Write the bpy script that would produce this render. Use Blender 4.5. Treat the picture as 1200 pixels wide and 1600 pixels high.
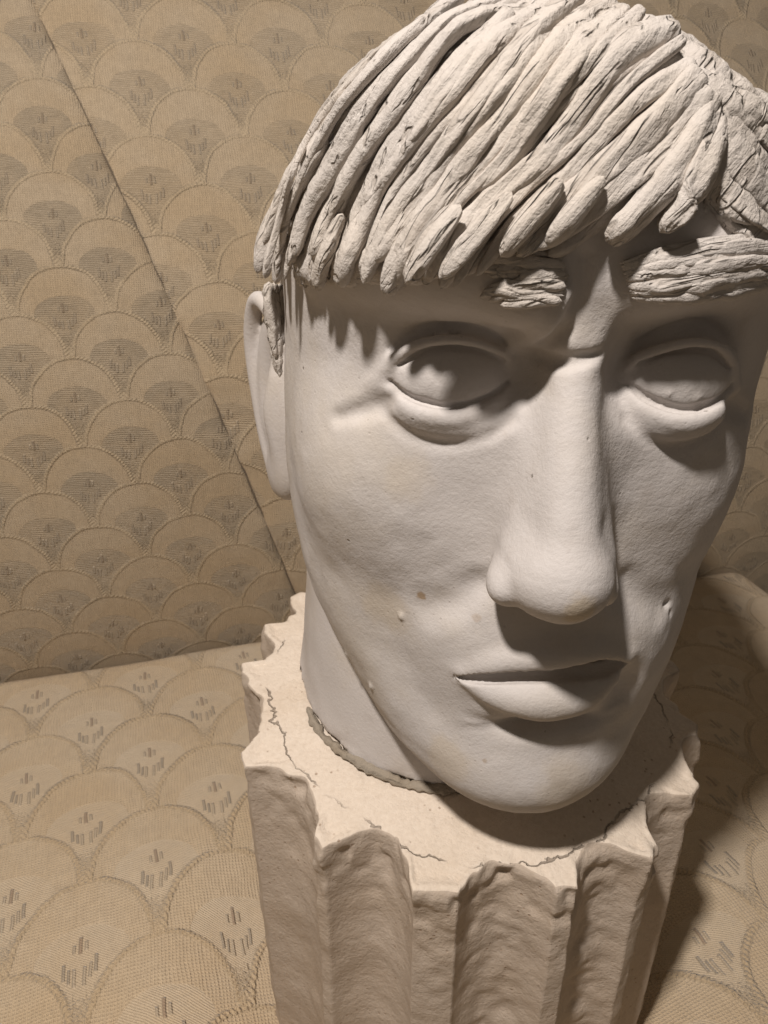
import bpy, math
import numpy as np
from mathutils import Vector, Matrix

# ------------------------------------------------------------------ scene, camera, light, exposure
for o in list(bpy.data.objects):
    bpy.data.objects.remove(o)
scene = bpy.context.scene
COL = scene.collection
CAM_H = 0.33                                   # lens height above the seat (m)
PITCH = math.radians(26.0)
cam_data = bpy.data.cameras.new('camera')
cam_data.sensor_fit = 'VERTICAL'
cam_data.sensor_height = 34.6
cam_data.sensor_width = 25.95
cam_data.lens = 26.0
cam_data.clip_start = 0.01
cam_data.clip_end = 50.0
cam_data.dof.use_dof = True
cam_data.dof.focus_distance = 0.19
cam_data.dof.aperture_fstop = 45.0
cam = bpy.data.objects.new('camera', cam_data)
COL.objects.link(cam)
cam.location = (0, 0, CAM_H)
cam.rotation_euler = (math.radians(90) - PITCH, 0, 0)
scene.camera = cam

world = bpy.data.worlds.new('World')
scene.world = world
world.use_nodes = True
bg = world.node_tree.nodes['Background']
bg.inputs[0].default_value = (1.0, 0.84, 0.68, 1)   # dim room light bounced off warm walls
bg.inputs[1].default_value = 0.09

def lamp(name, loc, energy, radius, color):
    d = bpy.data.lights.new(name, 'POINT')
    d.energy = energy
    d.shadow_soft_size = radius
    d.color = color
    o = bpy.data.objects.new(name, d)
    COL.objects.link(o)
    o.location = loc
    return o
lamp('room_lamp', (-0.155, -0.095, 0.82), 25.5, 0.024, (1.0, 0.925, 0.86))

vs = scene.view_settings
vs.view_transform = 'Standard'
vs.look = 'None'
vs.exposure = 0.0
vs.gamma = 1.0
scene.render.resolution_x = 768
scene.render.resolution_y = 1024

# ------------------------------------------------------------------ numpy helpers
F_PX = 1202.0
CP, SP = math.cos(PITCH), math.sin(PITCH)
X0 = 42.0                                      # head's mid plane, mm right of the lens; lens is at Y=0, Z=0 (mm)

def ray(px, py):
    a = (px - 600) / F_PX
    b = -(py - 800) / F_PX
    return np.array([a, CP + b * SP, -SP + b * CP])

def at_y(px, py, y):
    r = ray(px, py); t = y / r[1]
    return np.array([r[0] * t - X0, y, r[2] * t])

def at_z(px, py, z):
    r = ray(px, py); t = z / r[2]
    return np.array([r[0] * t - X0, r[1] * t, z])

def to_world(v):
    """local millimetres -> metres, seat level at z = 0"""
    v = np.asarray(v, float)
    return np.stack([(v[..., 0] + X0) / 1000, v[..., 1] / 1000, v[..., 2] / 1000 + 0.33], -1)

def hash3(i, j, k, seed):
    n = (i.astype(np.int64) * 374761393 + j.astype(np.int64) * 668265263 + k.astype(np.int64) * 2147483647 + seed * 144665) & 0xffffffff
    n = ((n ^ (n >> 13)) * 1274126177) & 0xffffffff
    n = ((n ^ (n >> 16)) * 2246822519) & 0xffffffff
    return ((n ^ (n >> 15)) & 0xffff) / 32767.5 - 1.0

def vnoise(p, scale, seed=0):
    """smooth value noise in -1..1, scale = feature size"""
    q = np.asarray(p, float) / scale
    f = np.floor(q); t = q - f
    t = t * t * t * (t * (t * 6 - 15) + 10)
    f = f.astype(np.int64)
    r = 0.0
    for dx in (0, 1):
        wx = t[..., 0] if dx else 1 - t[..., 0]
        for dy in (0, 1):
            wy = t[..., 1] if dy else 1 - t[..., 1]
            for dz in (0, 1):
                wz = t[..., 2] if dz else 1 - t[..., 2]
                r = r + wx * wy * wz * hash3(f[..., 0] + dx, f[..., 1] + dy, f[..., 2] + dz, seed)
    return r

def fbm(p, scale, octaves=3, seed=0, gain=0.5):
    r, a = 0.0, 1.0
    for i in range(octaves):
        r = r + a * vnoise(p, scale, seed + 17 * i)
        scale *= 0.5; a *= gain
    return r

def smin(a, b, k):
    h = np.clip(0.5 + 0.5 * (b - a) / k, 0, 1)
    return b * (1 - h) + a * h - k * h * (1 - h)

def smax(a, b, k):
    return -smin(-a, -b, k)

def spline(pts, step=1.5):
    """Catmull-Rom through rows of pts (any number of columns), resampled about every step (first 3 columns)"""
    P = np.asarray(pts, float)
    P = np.vstack([2 * P[0] - P[1], P, 2 * P[-1] - P[-2]])
    out = []
    for i in range(1, len(P) - 2):
        n = max(2, int(np.ceil(np.linalg.norm(P[i + 1, :3] - P[i, :3]) / step)))
        t = (np.arange(n) / n)[:, None]
        a, b, c, d = P[i - 1], P[i], P[i + 1], P[i + 2]
        out.append(0.5 * (2 * b + (c - a) * t + (2 * a - 5 * b + 4 * c - d) * t ** 2 + (3 * b - a - 3 * c + d) * t ** 3))
    out.append(P[-2][None])
    return np.vstack(out)

def cubic(z, zt, vt):
    """smooth interpolation of a table (finite-difference Hermite)"""
    zt = np.asarray(zt, float); vt = np.asarray(vt, float)
    o = np.argsort(zt); zt = zt[o]; vt = vt[o]
    m = np.gradient(vt, zt)
    z = np.clip(z, zt[0], zt[-1])
    i = np.clip(np.searchsorted(zt, z) - 1, 0, len(zt) - 2)
    h = zt[i + 1] - zt[i]; t = (z - zt[i]) / h
    return ((2 * t ** 3 - 3 * t ** 2 + 1) * vt[i] + (t ** 3 - 2 * t ** 2 + t) * h * m[i]
            + (-2 * t ** 3 + 3 * t ** 2) * vt[i + 1] + (t ** 3 - t ** 2) * h * m[i + 1])

def rotmat(rx=0, ry=0, rz=0):
    rx, ry, rz = [math.radians(a) for a in (rx, ry, rz)]
    X = np.array([[1, 0, 0], [0, math.cos(rx), -math.sin(rx)], [0, math.sin(rx), math.cos(rx)]])
    Y = np.array([[math.cos(ry), 0, math.sin(ry)], [0, 1, 0], [-math.sin(ry), 0, math.cos(ry)]])
    Z = np.array([[math.cos(rz), -math.sin(rz), 0], [math.sin(rz), math.cos(rz), 0], [0, 0, 1]])
    return Z @ Y @ X

class Clay:
    """signed-distance clay on a (non-uniform) grid, millimetres"""
    def __init__(self, xs, ys, zs):
        self.ax = [np.asarray(a, np.float32) for a in (xs, ys, zs)]
        self.F = np.full([len(a) for a in self.ax], 50, np.float32)

    def window(self, lo, hi):
        s = []
        for a, l, h in zip(self.ax, lo, hi):
            i, j = np.searchsorted(a, l), np.searchsorted(a, h)
            s.append(slice(max(i - 1, 0), min(j + 1, len(a))))
        s = tuple(s)
        X = self.ax[0][s[0]][:, None, None]; Y = self.ax[1][s[1]][None, :, None]; Z = self.ax[2][s[2]][None, None, :]
        return s, X, Y, Z

    def put(self, s, d, mode, k):
        if mode == 'add':
            self.F[s] = smin(self.F[s], d, k)
        elif mode == 'cut':
            self.F[s] = smax(self.F[s], -d, k)

    def ellipsoid(self, c, r, mode='add', k=3.0, rot=None, pad=None):
        pad = k + 2 if pad is None else pad
        R = max(r) + pad
        if rot is None:
            lo = [c[i] - r[i] - pad for i in range(3)]; hi = [c[i] + r[i] + pad for i in range(3)]
        else:
            lo = [c[i] - R for i in range(3)]; hi = [c[i] + R for i in range(3)]
        s, X, Y, Z = self.window(lo, hi)
        X, Y, Z = X - c[0], Y - c[1], Z - c[2]
        if rot is not None:
            M = rot.T
            X, Y, Z = [M[i, 0] * X + M[i, 1] * Y + M[i, 2] * Z for i in range(3)]
        k0 = np.sqrt((X / r[0]) ** 2 + (Y / r[1]) ** 2 + (Z / r[2]) ** 2)
        k1 = np.sqrt((X / r[0] ** 2) ** 2 + (Y / r[1] ** 2) ** 2 + (Z / r[2] ** 2) ** 2) + 1e-9
        d = k0 * (k0 - 1) / k1
        self.put(s, d.astype(np.float32), mode, k)

    def tube(self, pts, mode='add', k=2.0, step=1.5, squash=None):
        """pts rows: x y z r ; round cones along a spline"""
        P = spline(pts, step)
        R = P[:, 3].max() + k + 2
        s, X, Y, Z = self.window(P[:, :3].min(0) - R, P[:, :3].max(0) + R)
        shape = np.broadcast_shapes(X.shape, Y.shape, Z.shape)
        D = np.full(shape, 60, np.float32)
        x0 = [X.ravel(), Y.ravel(), Z.ravel()]
        for a, b in zip(P[:-1], P[1:]):
            r = max(a[3], b[3]) + k + 2
            lo = np.minimum(a[:3], b[:3]) - r; hi = np.maximum(a[:3], b[:3]) + r
            w = tuple(slice(np.searchsorted(q, l), np.searchsorted(q, h)) for q, l, h in zip(x0, lo, hi))
            xx = x0[0][w[0]][:, None, None] - a[0]; yy = x0[1][w[1]][None, :, None] - a[1]; zz = x0[2][w[2]][None, None, :] - a[2]
            ab = b[:3] - a[:3]; L = ab @ ab + 1e-9
            h = np.clip((xx * ab[0] + yy * ab[1] + zz * ab[2]) / L, 0, 1)
            d = np.sqrt((xx - ab[0] * h) ** 2 + (yy - ab[1] * h) ** 2 + (zz - ab[2] * h) ** 2) - (a[3] + (b[3] - a[3]) * h)
            D[w] = np.minimum(D[w], d)
        self.put(s, D, mode, k)

    def sample(self, p):
        p = np.asarray(p, np.float32)
        idx, fr = [], []
        for i in range(3):
            a = self.ax[i]
            q = np.clip(np.searchsorted(a, p[..., i]) - 1, 0, len(a) - 2)
            idx.append(q); fr.append(np.clip((p[..., i] - a[q]) / (a[q + 1] - a[q]), 0, 1))
        r = 0
        for dx in (0, 1):
            for dy in (0, 1):
                for dz in (0, 1):
                    w = (fr[0] if dx else 1 - fr[0]) * (fr[1] if dy else 1 - fr[1]) * (fr[2] if dz else 1 - fr[2])
                    r = r + w * self.F[idx[0] + dx, idx[1] + dy, idx[2] + dz]
        return r

    def normal(self, p, e=1.5):
        p = np.asarray(p, float)
        n = np.stack([self.sample(p + np.eye(3)[i] * e) - self.sample(p - np.eye(3)[i] * e) for i in range(3)], -1)
        return n / (np.linalg.norm(n, axis=-1, keepdims=True) + 1e-9)

    def hit(self, px, py, t0=60, t1=420):
        """first point of the clay seen along the ray of a photo pixel, or the closest approach"""
        r = ray(px, py)
        t = np.arange(t0, t1, 0.5)
        P = r[None] * t[:, None]; P[:, 0] -= X0
        d = self.sample(P)
        i = np.argmax(d < 0) if (d < 0).any() else np.argmin(d)
        return P[i], float(d.min())

    def mesh(self):
        F = self.F
        neg = F < 0
        c = neg[:-1, :-1, :-1].astype(np.int8)
        tot = np.zeros(c.shape, np.int8)
        for dx in (0, 1):
            for dy in (0, 1):
                for dz in (0, 1):
                    tot += neg[dx:dx + c.shape[0], dy:dy + c.shape[1], dz:dz + c.shape[2]]
        act = (tot > 0) & (tot < 8)
        I, J, K = np.nonzero(act)
        n = len(I)
        idm = np.full(c.shape, -1, np.int32); idm[I, J, K] = np.arange(n)
        corner = {}
        for dx in (0, 1):
            for dy in (0, 1):
                for dz in (0, 1):
                    corner[dx, dy, dz] = F[I + dx, J + dy, K + dz]
        acc = np.zeros((n, 3)); cnt = np.zeros(n)
        keys = list(corner)
        for a in keys:
            for ax in range(3):
                if a[ax] == 1: continue
                b = list(a); b[ax] = 1; b = tuple(b)
                fa, fb = corner[a], corner[b]
                m = (fa < 0) != (fb < 0)
                t = np.where(m, fa / np.where(m, fa - fb, 1), 0)
                for d in range(3):
                    acc[:, d] += m * ((t if d == ax else a[d]))
                cnt += m
        acc /= cnt[:, None]
        V = np.empty((n, 3))
        for d, ii in enumerate((I, J, K)):
            V[:, d] = np.interp(ii + acc[:, d], np.arange(len(self.ax[d])), self.ax[d])
        quads = []
        for ax in range(3):
            sl0 = [slice(None)] * 3; sl1 = [slice(None)] * 3
            sl0[ax] = slice(0, -1); sl1[ax] = slice(1, None)
            u, v = [d for d in range(3) if d != ax]
            for d in (u, v):
                sl0[d] = slice(1, -1); sl1[d] = slice(1, -1)
            a, b = neg[tuple(sl0)], neg[tuple(sl1)]
            e = np.argwhere(a != b)
            flip = a[tuple(e.T)]
            base = e.copy(); base[:, u] += 1; base[:, v] += 1
            q = []
            for du, dv in ((-1, -1), (0, -1), (0, 0), (-1, 0)):
                w = base.copy(); w[:, u] += du; w[:, v] += dv
                q.append(idm[w[:, 0], w[:, 1], w[:, 2]])
            q = np.stack(q, 1)
            if ax == 1: flip = ~flip
            q[~flip] = q[~flip][:, ::-1]
            quads.append(q)
        return V, np.vstack(quads)

def vert_normals(V, Q):
    n = np.cross(V[Q[:, 2]] - V[Q[:, 0]], V[Q[:, 3]] - V[Q[:, 1]])
    N = np.zeros_like(V)
    for i in range(4):
        for d in range(3):
            N[:, d] += np.bincount(Q[:, i], n[:, d], len(V))
    return N / (np.linalg.norm(N, axis=1, keepdims=True) + 1e-12)

def relax(V, Q, it=2, w=0.5):
    for _ in range(it):
        S = np.zeros_like(V); c = np.zeros(len(V))
        for i in range(4):
            a, b = Q[:, i], Q[:, (i + 1) % 4]
            for d in range(3):
                S[:, d] += np.bincount(a, V[b, d], len(V)) + np.bincount(b, V[a, d], len(V))
            c += np.bincount(a, minlength=len(V)) + np.bincount(b, minlength=len(V))
        V = V + w * (S / np.maximum(c, 1)[:, None] - V)
    return V

def axis(*segs):
    """segs: (start, stop, step) runs joined"""
    out = []
    for a, b, s in segs:
        out.append(np.arange(a, b, s))
    return np.concatenate(out)
# ------------------------------------------------------------------ the head, as clay
def build_head_clay(h=0.8):
    xs = axis((-96, 96, h))
    ys = axis((126, 215, h), (215, 262, h * 1.6), (262, 356, h * 4))
    zs = axis((-190, 36, h))
    C = Clay(xs, ys, zs)
    T = [
        # Z    Yf    aL    aR    Yc   Yb
        (-15, 157, 71,  67,  246, 345),
        (-30, 158, 72,  68,  246, 346),
        (-50, 161, 72.5, 67.5, 246, 344),
        (-80, 163, 74, 64.5, 243, 338),
        (-105, 162.5, 73, 61.5, 238, 326),
        (-130, 161, 67.5, 57, 232, 310),
        (-150, 159, 57.5, 49.5, 226, 292),
        (-160, 158.5, 51, 44, 222, 278),
        (-168, 160, 45, 37.5, 217, 266),
        (-175, 164, 34, 28.5, 211, 254),
        (-179, 170, 23, 20, 204, 240),
        (-182, 186, 6,  6,  200, 216)]
    for zt in (0, 6, 12, 17, 21, 24, 26.5, 28.5, 30):           # crown closes as a dome
        sct = math.sqrt(max(0.004, 1 - (zt / 30.4) ** 2)) ** 0.85
        T.append((zt, 246 - 86 * sct, 69 * sct, 66 * sct, 246, 246 + 95 * sct))
    T = np.array(T, float)
    z = C.ax[2]
    Yf, aL, aR, Yc, Yb = [cubic(z, T[:, 0], T[:, i]).astype(np.float32)[None, None, :] for i in range(1, 6)]
    X = C.ax[0][:, None, None]; Y = C.ax[1][None, :, None]; Z = z[None, None, :]
    a = np.where(X < 0, aL, aR)
    n = cubic(z, [-182, -150, -110, -70, -20, 30], [2.05, 2.05, 2.0, 2.1, 2.25, 2.2]).astype(np.float32)[None, None, :]
    dy = Y - Yc
    b = np.where(dy < 0, Yc - Yf, Yb - Yc)
    g = ((np.abs(X) / a) ** n + (np.abs(dy) / b) ** n) ** (1 / n)
    gx, gy, gz = np.gradient(g, *C.ax)
    gz *= np.clip((1.5 - g) / .3, 0, 1)
    d = (g - 1) / np.sqrt(gx * gx + gy * gy + gz * gz + 1e-7)
    del gx, gy, gz
    d = np.clip(d, -40, 40)
    d = np.maximum(d, Z - 30); d = np.maximum(d, -182 - Z)
    lim = cubic(C.ax[0], [-96, -78, -70, -63, -55, -46, -36, -22, -10, 5, 18, 28, 40, 50, 60, 96], [-90, -46, -25, -10, 0, 8, 15, 22, 25.5, 22, 15, 7, 4, 1, -5, -30])[:, None, None]
    back = np.clip((Y - 238) / 55, 0, 1)
    d = smax(d, (Z - lim - 14 * back * back * (3 - 2 * back)) * 0.85, 4.0)
    C.F = d.astype(np.float32)
    del g, d

    def on(x, z, dy, r=None):
        """point in front of (dy<0) or behind the clay's present face at x, z"""
        yy = np.arange(128, 240, 0.4)
        v = C.sample(np.stack([np.full_like(yy, x), yy, np.full_like(yy, z)], -1))
        y = yy[np.argmax(v < 0)] + dy
        return (x, y, z) if r is None else (x, y, z, r)

    for sx in (-1, 1):
        # cheek bone, shallow hollow under it
        C.ellipsoid((-38 if sx < 0 else 30, 197, -80), (24 if sx < 0 else 20, 24, 26), k=16)
        if sx < 0:
            C.ellipsoid((-48, 153.5, -130), (20, 15, 22), 'cut', k=18, rot=rotmat(0, 0, 35))
        # eye socket under the brow
        C.ellipsoid((sx * 27, 152.8 - .25 * (sx > 0), -45.5 + 1.5 * (sx > 0)), (24, 18.5, 14), 'cut', k=7, rot=rotmat(0, 0, sx * 18))
        C.ellipsoid((sx * 13, 155.5, -46), (8, 13, 12), 'cut', k=6)
        # brow ridge
        o = 0.0 if sx < 0 else 4.0
        C.tube([(sx * 8, 166 + o, -25 + o * .4, 7.5), (sx * 22, 162.5 + o, -24.5 + o * .4, 8), (sx * 40, 171.5 + o, -24.5 + o * .4, 7.5), (sx * 56, 190, -27, 6)], k=7)
    # knitted inner end of the brow, pressed against the nose root
    C.ellipsoid((-14.5, 161.5, -29), (9.5, 7.5, 6.5), k=3, rot=rotmat(0, 12, 0))
    C.ellipsoid((14, 162.0, -25.5), (10, 6.0, 6.0), k=5, rot=rotmat(0, -8, 0))
    # muzzle and chin
    C.ellipsoid((0, 181, -122), (32, 22, 27), k=12)
    C.ellipsoid((0, 178, -163), (25, 19.5, 14), k=10)
    # nose
    C.tube([(-1, 166.5, -26, 7.0), (-1, 162.8, -42, 4.8), (-1.5, 155.8, -60, 4.8), (-1.5, 150.2, -76, 6.4), (-1.5, 147.4, -88, 8.6)], k=5)
    C.ellipsoid((-1.6, 149.8, -89), (10.2, 11.2, 9.2), k=5)
    C.ellipsoid((-4.0, 154.0, -91.0), (10.5, 10.5, 7.6), k=6)
    C.ellipsoid((-2, 167, -75), (10.5, 12, 24), k=9)
    for sx in (-1, 1):
        C.tube([(-1.5 + sx * 2, 161, -64, 3), (-1.5 + sx * 4.5, 158.5, -76, 4.8), (-1.5 + sx * 6.5, 157, -86, 5.5)], k=7)
    for sx in (-1, 1):
        C.ellipsoid((-1.5 + sx * (9.9 if sx < 0 else 7.5), 157.2, -93.3), (6.3 if sx < 0 else 3.6, 10.2, 6.6), k=2.2, rot=rotmat(0, 0, sx * 24))
    for sx in (-1, 1):
        # fold running down the cheek from the wing
        C.tube([on(sx * 19, -100, -1.2, 1.6), on(sx * 25, -105.5, -2.6, 2.8), on(sx * 32, -110, -4.2, 3.2)], 'cut', k=6)
    # eyes
    for sx in (-1, 1):
        cx = -26.5 if sx < 0 else 24.2
        w = 1.0 if sx < 0 else 0.9
        f = 0.0 if sx < 0 else -2.4                         # the far eye bulges a little more
        def crv(rows, cut=False):
            """rows: across (outward +), y or offset, z, r"""
            if cut:
                return [on(cx + sx * w * a, z, y, r) for a, y, z, r in rows]
            return [(cx + sx * w * a, y + f, z, r) for a, y, z, r in rows]
        C.ellipsoid((cx, 180.4 + f, -50.0), (17.5 * w, 14.5, 13.5), k=1.0, rot=rotmat(0, 0, sx * 14))
        C.tube(crv([(-14, 172.0, -50.5, 1.3), (-8.5, 167.9, -54.8, 1.9), (0, 166.5, -57.2, 2.3), (9, 169.3, -56.2, 2.2), (15.5, 175.8, -52.0, 1.6)]), k=1.9)
        C.tube(crv([(-13, 173.5, -53.2, 1.4), (-7.5, 169.8, -57.9, 2.2), (0, 168.7, -60.2, 2.6), (9, 171.4, -59.0, 2.4), (15.5, 177.3, -54.7, 1.6)]), k=3.4)
        C.tube(crv([(-12.5, .5, -50.0, .5), (-8, .5, -52.6, .9), (0, .5, -54.7, 1.0), (9, .5, -53.7, .9), (14, .5, -50.8, .6)], True), 'cut', k=.7)
        C.tube(crv([(-13, -.8, -56.6, .8), (-7, -1.0, -61.8, 1.2), (1, -1.0, -64.0, 1.3), (10, -1.0, -62.6, 1.2), (17, -.7, -57.8, .8)], True), 'cut', k=1.8)
        C.tube(crv([(-14.5, 172.2, -48.5, 1.0), (-11, 168.6, -43.0, 1.1), (0, 167.3, -39.8, 1.2), (10, 170.2, -42.4, 1.3), (16.0, 175.8, -50.0, 1.4), (19, 178.0, -53.0, .7)]), k=2.2)
        C.tube(crv([(-11, .3, -44.6, .5), (-4, .3, -41.9, .8), (5, .3, -42.0, .8), (12, .3, -46.5, .6)], True), 'cut', k=.7)
        C.tube(crv([(-11, -.2, -40.4, .7), (-3, -.2, -37.0, .9), (7, -.2, -38.0, .9), (14, -.2, -43.2, .7)], True), 'cut', k=1.6)
        C.tube(crv([(14, -.2, -54.5, .6), (20, -.5, -58.5, 1.4), (27, -.3, -62.0, .6)], True), 'cut', k=3.4)
    # frown fold and crease at the root of the nose
    C.tube([on(-6.5, -29, 2.4, 3.6), on(-8.0, -34, 2.0, 3.8), on(-11.5, -39, 1.6, 3.0)], k=2.5)
    C.tube([on(-2.8, -21, 0, 1.0), on(-2.6, -28, -.2, 1.7), on(-4.6, -34, -.2, 1.8), on(-8.5, -39.5, 0, 1.0)], 'cut', k=1.8)
    C.tube([on(-8.5, -43.5, 0, .7), on(-4, -42.3, -.2, 1.5), on(3, -41, 0, .7)], 'cut', k=2.0)
    # lips
    C.ellipsoid((3.0, 152, -141.0), (24, 12.2, 3.0), 'cut', k=4.5, rot=rotmat(0, -5, 0))
    C.ellipsoid((23, 157, -132), (6, 9, 8), 'cut', k=6)
    C.tube([on(-21, -126.0, 1.0, 1.2), on(-12, -120.4, 1.2, 2.8), on(-1, -117.2, .8, 3.6), on(10, -117.0, .9, 3.2), on(20, -120.8, .8, 1.4)], k=4)
    C.tube([on(-19.5, -128.2, 1.2, 1.8), on(-12, -130.0, 1.6, 5.0), on(-2, -130.2, 1.4, 6.9), on(8, -129.8, 1.6, 6.2), on(16.5, -127.0, 1.4, 3.2)], k=2.2)
    slit = [(-23, -127.6, .6), (-19, -126.4, 1.5), (-10, -123.5, 2.4), (0, -121.6, 3.0), (10, -121.2, 3.6), (15, -121.9, 3.2), (19.5, -122.8, 1.5)]
    for dy in (1.2, 3.2, 5.4):
        C.tube([on(x, z, 0, r)[:1] + (on(x, z, 0)[1] + dy,) + (z, r * (1 if dy < 4 else .7)) for x, z, r in slit], 'cut', k=.6)
    # a pit and some crumbs left by the modelling
    def seen(px, py):
        return C.hit(px, py)[0]
    p = seen(1042, 944); C.ellipsoid(tuple(p), (1.3, 1.0, .9), 'cut', k=1.2)
    p = seen(1048, 958); C.ellipsoid(tuple(p), (.7, .6, 1.0), 'cut', k=1.0)
    for px, py, r in ((580, 1072, 1.0), (628, 962, .9), (1090, 622, .8), (1078, 634, .6), (1045, 615, .5), (541, 1022, .7)):
        C.ellipsoid(tuple(seen(px, py)), (r, r, r * 1.2), k=.8)
    return C
# ------------------------------------------------------------------ Blender helpers
def mesh_obj(name, V, Fc, mat, parent=None, uv=None, world=True, smooth=True):
    V = np.asarray(V, float)
    V = to_world(V) if world else V
    base = np.array(parent_base(parent))
    V = V - base
    me = bpy.data.meshes.new(name)
    Fc = np.asarray(Fc)
    n, m = Fc.shape
    me.vertices.add(len(V)); me.vertices.foreach_set('co', V.astype(np.float32).ravel())
    me.loops.add(n * m); me.loops.foreach_set('vertex_index', Fc.astype(np.int32).ravel())
    me.polygons.add(n)
    me.polygons.foreach_set('loop_start', np.arange(0, n * m, m, dtype=np.int32))
    me.polygons.foreach_set('loop_total', np.full(n, m, np.int32))
    me.polygons.foreach_set('use_smooth', np.full(n, smooth, bool))
    me.update(calc_edges=True)
    me.validate()
    if uv is not None:
        l = me.uv_layers.new(name='cloth')
        l.data.foreach_set('uv', np.asarray(uv, np.float32)[Fc.ravel()].ravel())
    me.materials.append(mat)
    o = bpy.data.objects.new(name, me)
    COL.objects.link(o)
    if parent is not None:
        o.parent = parent
    return o

def parent_base(p):
    b = np.zeros(3)
    while p is not None:
        b = b + np.array(p.location); p = p.parent
    return b

def thing(name, label, cat, loc, group=None):
    o = bpy.data.objects.new(name, None)
    COL.objects.link(o)
    o.location = loc
    o.empty_display_size = 0.05
    o['label'] = label; o['category'] = cat
    if group: o['group'] = group
    return o

def grid_faces(nu, nv, wrap=False):
    """rows nu of nv verts; wrap closes each row"""
    i = np.arange(nu - 1)[:, None]; j = np.arange(nv if wrap else nv - 1)[None, :]
    a = i * nv + j; b = i * nv + (j + 1) % nv
    return np.stack([a, b, b + nv, a + nv], -1).reshape(-1, 4)

class NT:
    """small shader-graph writer"""
    def __init__(self, name):
        self.mat = bpy.data.materials.new(name); self.mat.use_nodes = True
        self.t = self.mat.node_tree; self.t.nodes.clear()
        self.out = self.n('ShaderNodeOutputMaterial')
        self.b = self.n('ShaderNodeBsdfPrincipled')
        self.t.links.new(self.b.outputs[0], self.out.inputs[0])
    def n(self, kind, **kw):
        x = self.t.nodes.new(kind)
        for k, v in kw.items(): setattr(x, k, v)
        return x
    def set(self, sock, v):
        if hasattr(v, 'links'): self.t.links.new(v, sock)
        else: sock.default_value = v
    def m(self, op, *a, clamp=False):
        x = self.n('ShaderNodeMath', operation=op, use_clamp=clamp)
        for i, v in enumerate(a): self.set(x.inputs[i], v)
        return x.outputs[0]
    def add(self, *a):
        r = a[0]
        for v in a[1:]: r = self.m('ADD', r, v)
        return r
    def sub(self, a, b): return self.m('SUBTRACT', a, b)
    def mul(self, *a):
        r = a[0]
        for v in a[1:]: r = self.m('MULTIPLY', r, v)
        return r
    def div(self, a, b): return self.m('DIVIDE', a, b)
    def abs(self, a): return self.m('ABSOLUTE', a)
    def sqrt(self, a): return self.m('SQRT', self.m('MAXIMUM', a, 0.0))
    def max(self, a, b): return self.m('MAXIMUM', a, b)
    def min(self, a, b): return self.m('MINIMUM', a, b)
    def smooth(self, v, lo, hi, o0=0.0, o1=1.0):
        x = self.n('ShaderNodeMapRange', interpolation_type='SMOOTHSTEP')
        self.set(x.inputs[0], v)
        for i, q in zip((1, 2, 3, 4), (lo, hi, o0, o1)): x.inputs[i].default_value = q
        return x.outputs[0]
    def lin(self, v, lo, hi, o0=0.0, o1=1.0):
        x = self.n('ShaderNodeMapRange')
        self.set(x.inputs[0], v)
        for i, q in zip((1, 2, 3, 4), (lo, hi, o0, o1)): x.inputs[i].default_value = q
        return x.outputs[0]
    def mixf(self, f, a, b):
        x = self.n('ShaderNodeMix', data_type='FLOAT')
        self.set(x.inputs[0], f); self.set(x.inputs[2], a); self.set(x.inputs[3], b)
        return x.outputs[0]
    def mixc(self, f, a, b, blend='MIX'):
        x = self.n('ShaderNodeMix', data_type='RGBA', blend_type=blend)
        self.set(x.inputs[0], f)
        for s, v in ((x.inputs[6], a), (x.inputs[7], b)):
            if isinstance(v, tuple) and len(v) == 3: v = v + (1,)
            self.set(s, v)
        return x.outputs[2]
    def coord(self):
        return self.n('ShaderNodeTexCoord').outputs['Object']
    def mapping(self, vec, scale=(1, 1, 1), rot=(0, 0, 0), loc=(0, 0, 0)):
        x = self.n('ShaderNodeMapping')
        self.t.links.new(vec, x.inputs[0])
        x.inputs['Scale'].default_value = scale; x.inputs['Rotation'].default_value = rot; x.inputs['Location'].default_value = loc
        return x.outputs[0]
    def noise(self, vec, scale, detail=3, rough=0.55, dist=0.0):
        x = self.n('ShaderNodeTexNoise')
        self.t.links.new(vec, x.inputs['Vector'])
        x.inputs['Scale'].default_value = scale; x.inputs['Detail'].default_value = detail
        x.inputs['Roughness'].default_value = rough; x.inputs['Distortion'].default_value = dist
        return x.outputs['Fac']
    def voronoi(self, vec, scale, feature='F1', rand=1.0):
        x = self.n('ShaderNodeTexVoronoi', feature=feature)
        self.t.links.new(vec, x.inputs['Vector'])
        x.inputs['Scale'].default_value = scale; x.inputs['Randomness'].default_value = rand
        return x.outputs['Distance']
    def bump(self, h, strength=1.0, dist=0.001, normal=None):
        x = self.n('ShaderNodeBump')
        x.inputs['Strength'].default_value = strength; x.inputs['Distance'].default_value = dist
        self.set(x.inputs['Height'], h)
        if normal is not None: self.t.links.new(normal, x.inputs['Normal'])
        return x.outputs[0]

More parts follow.
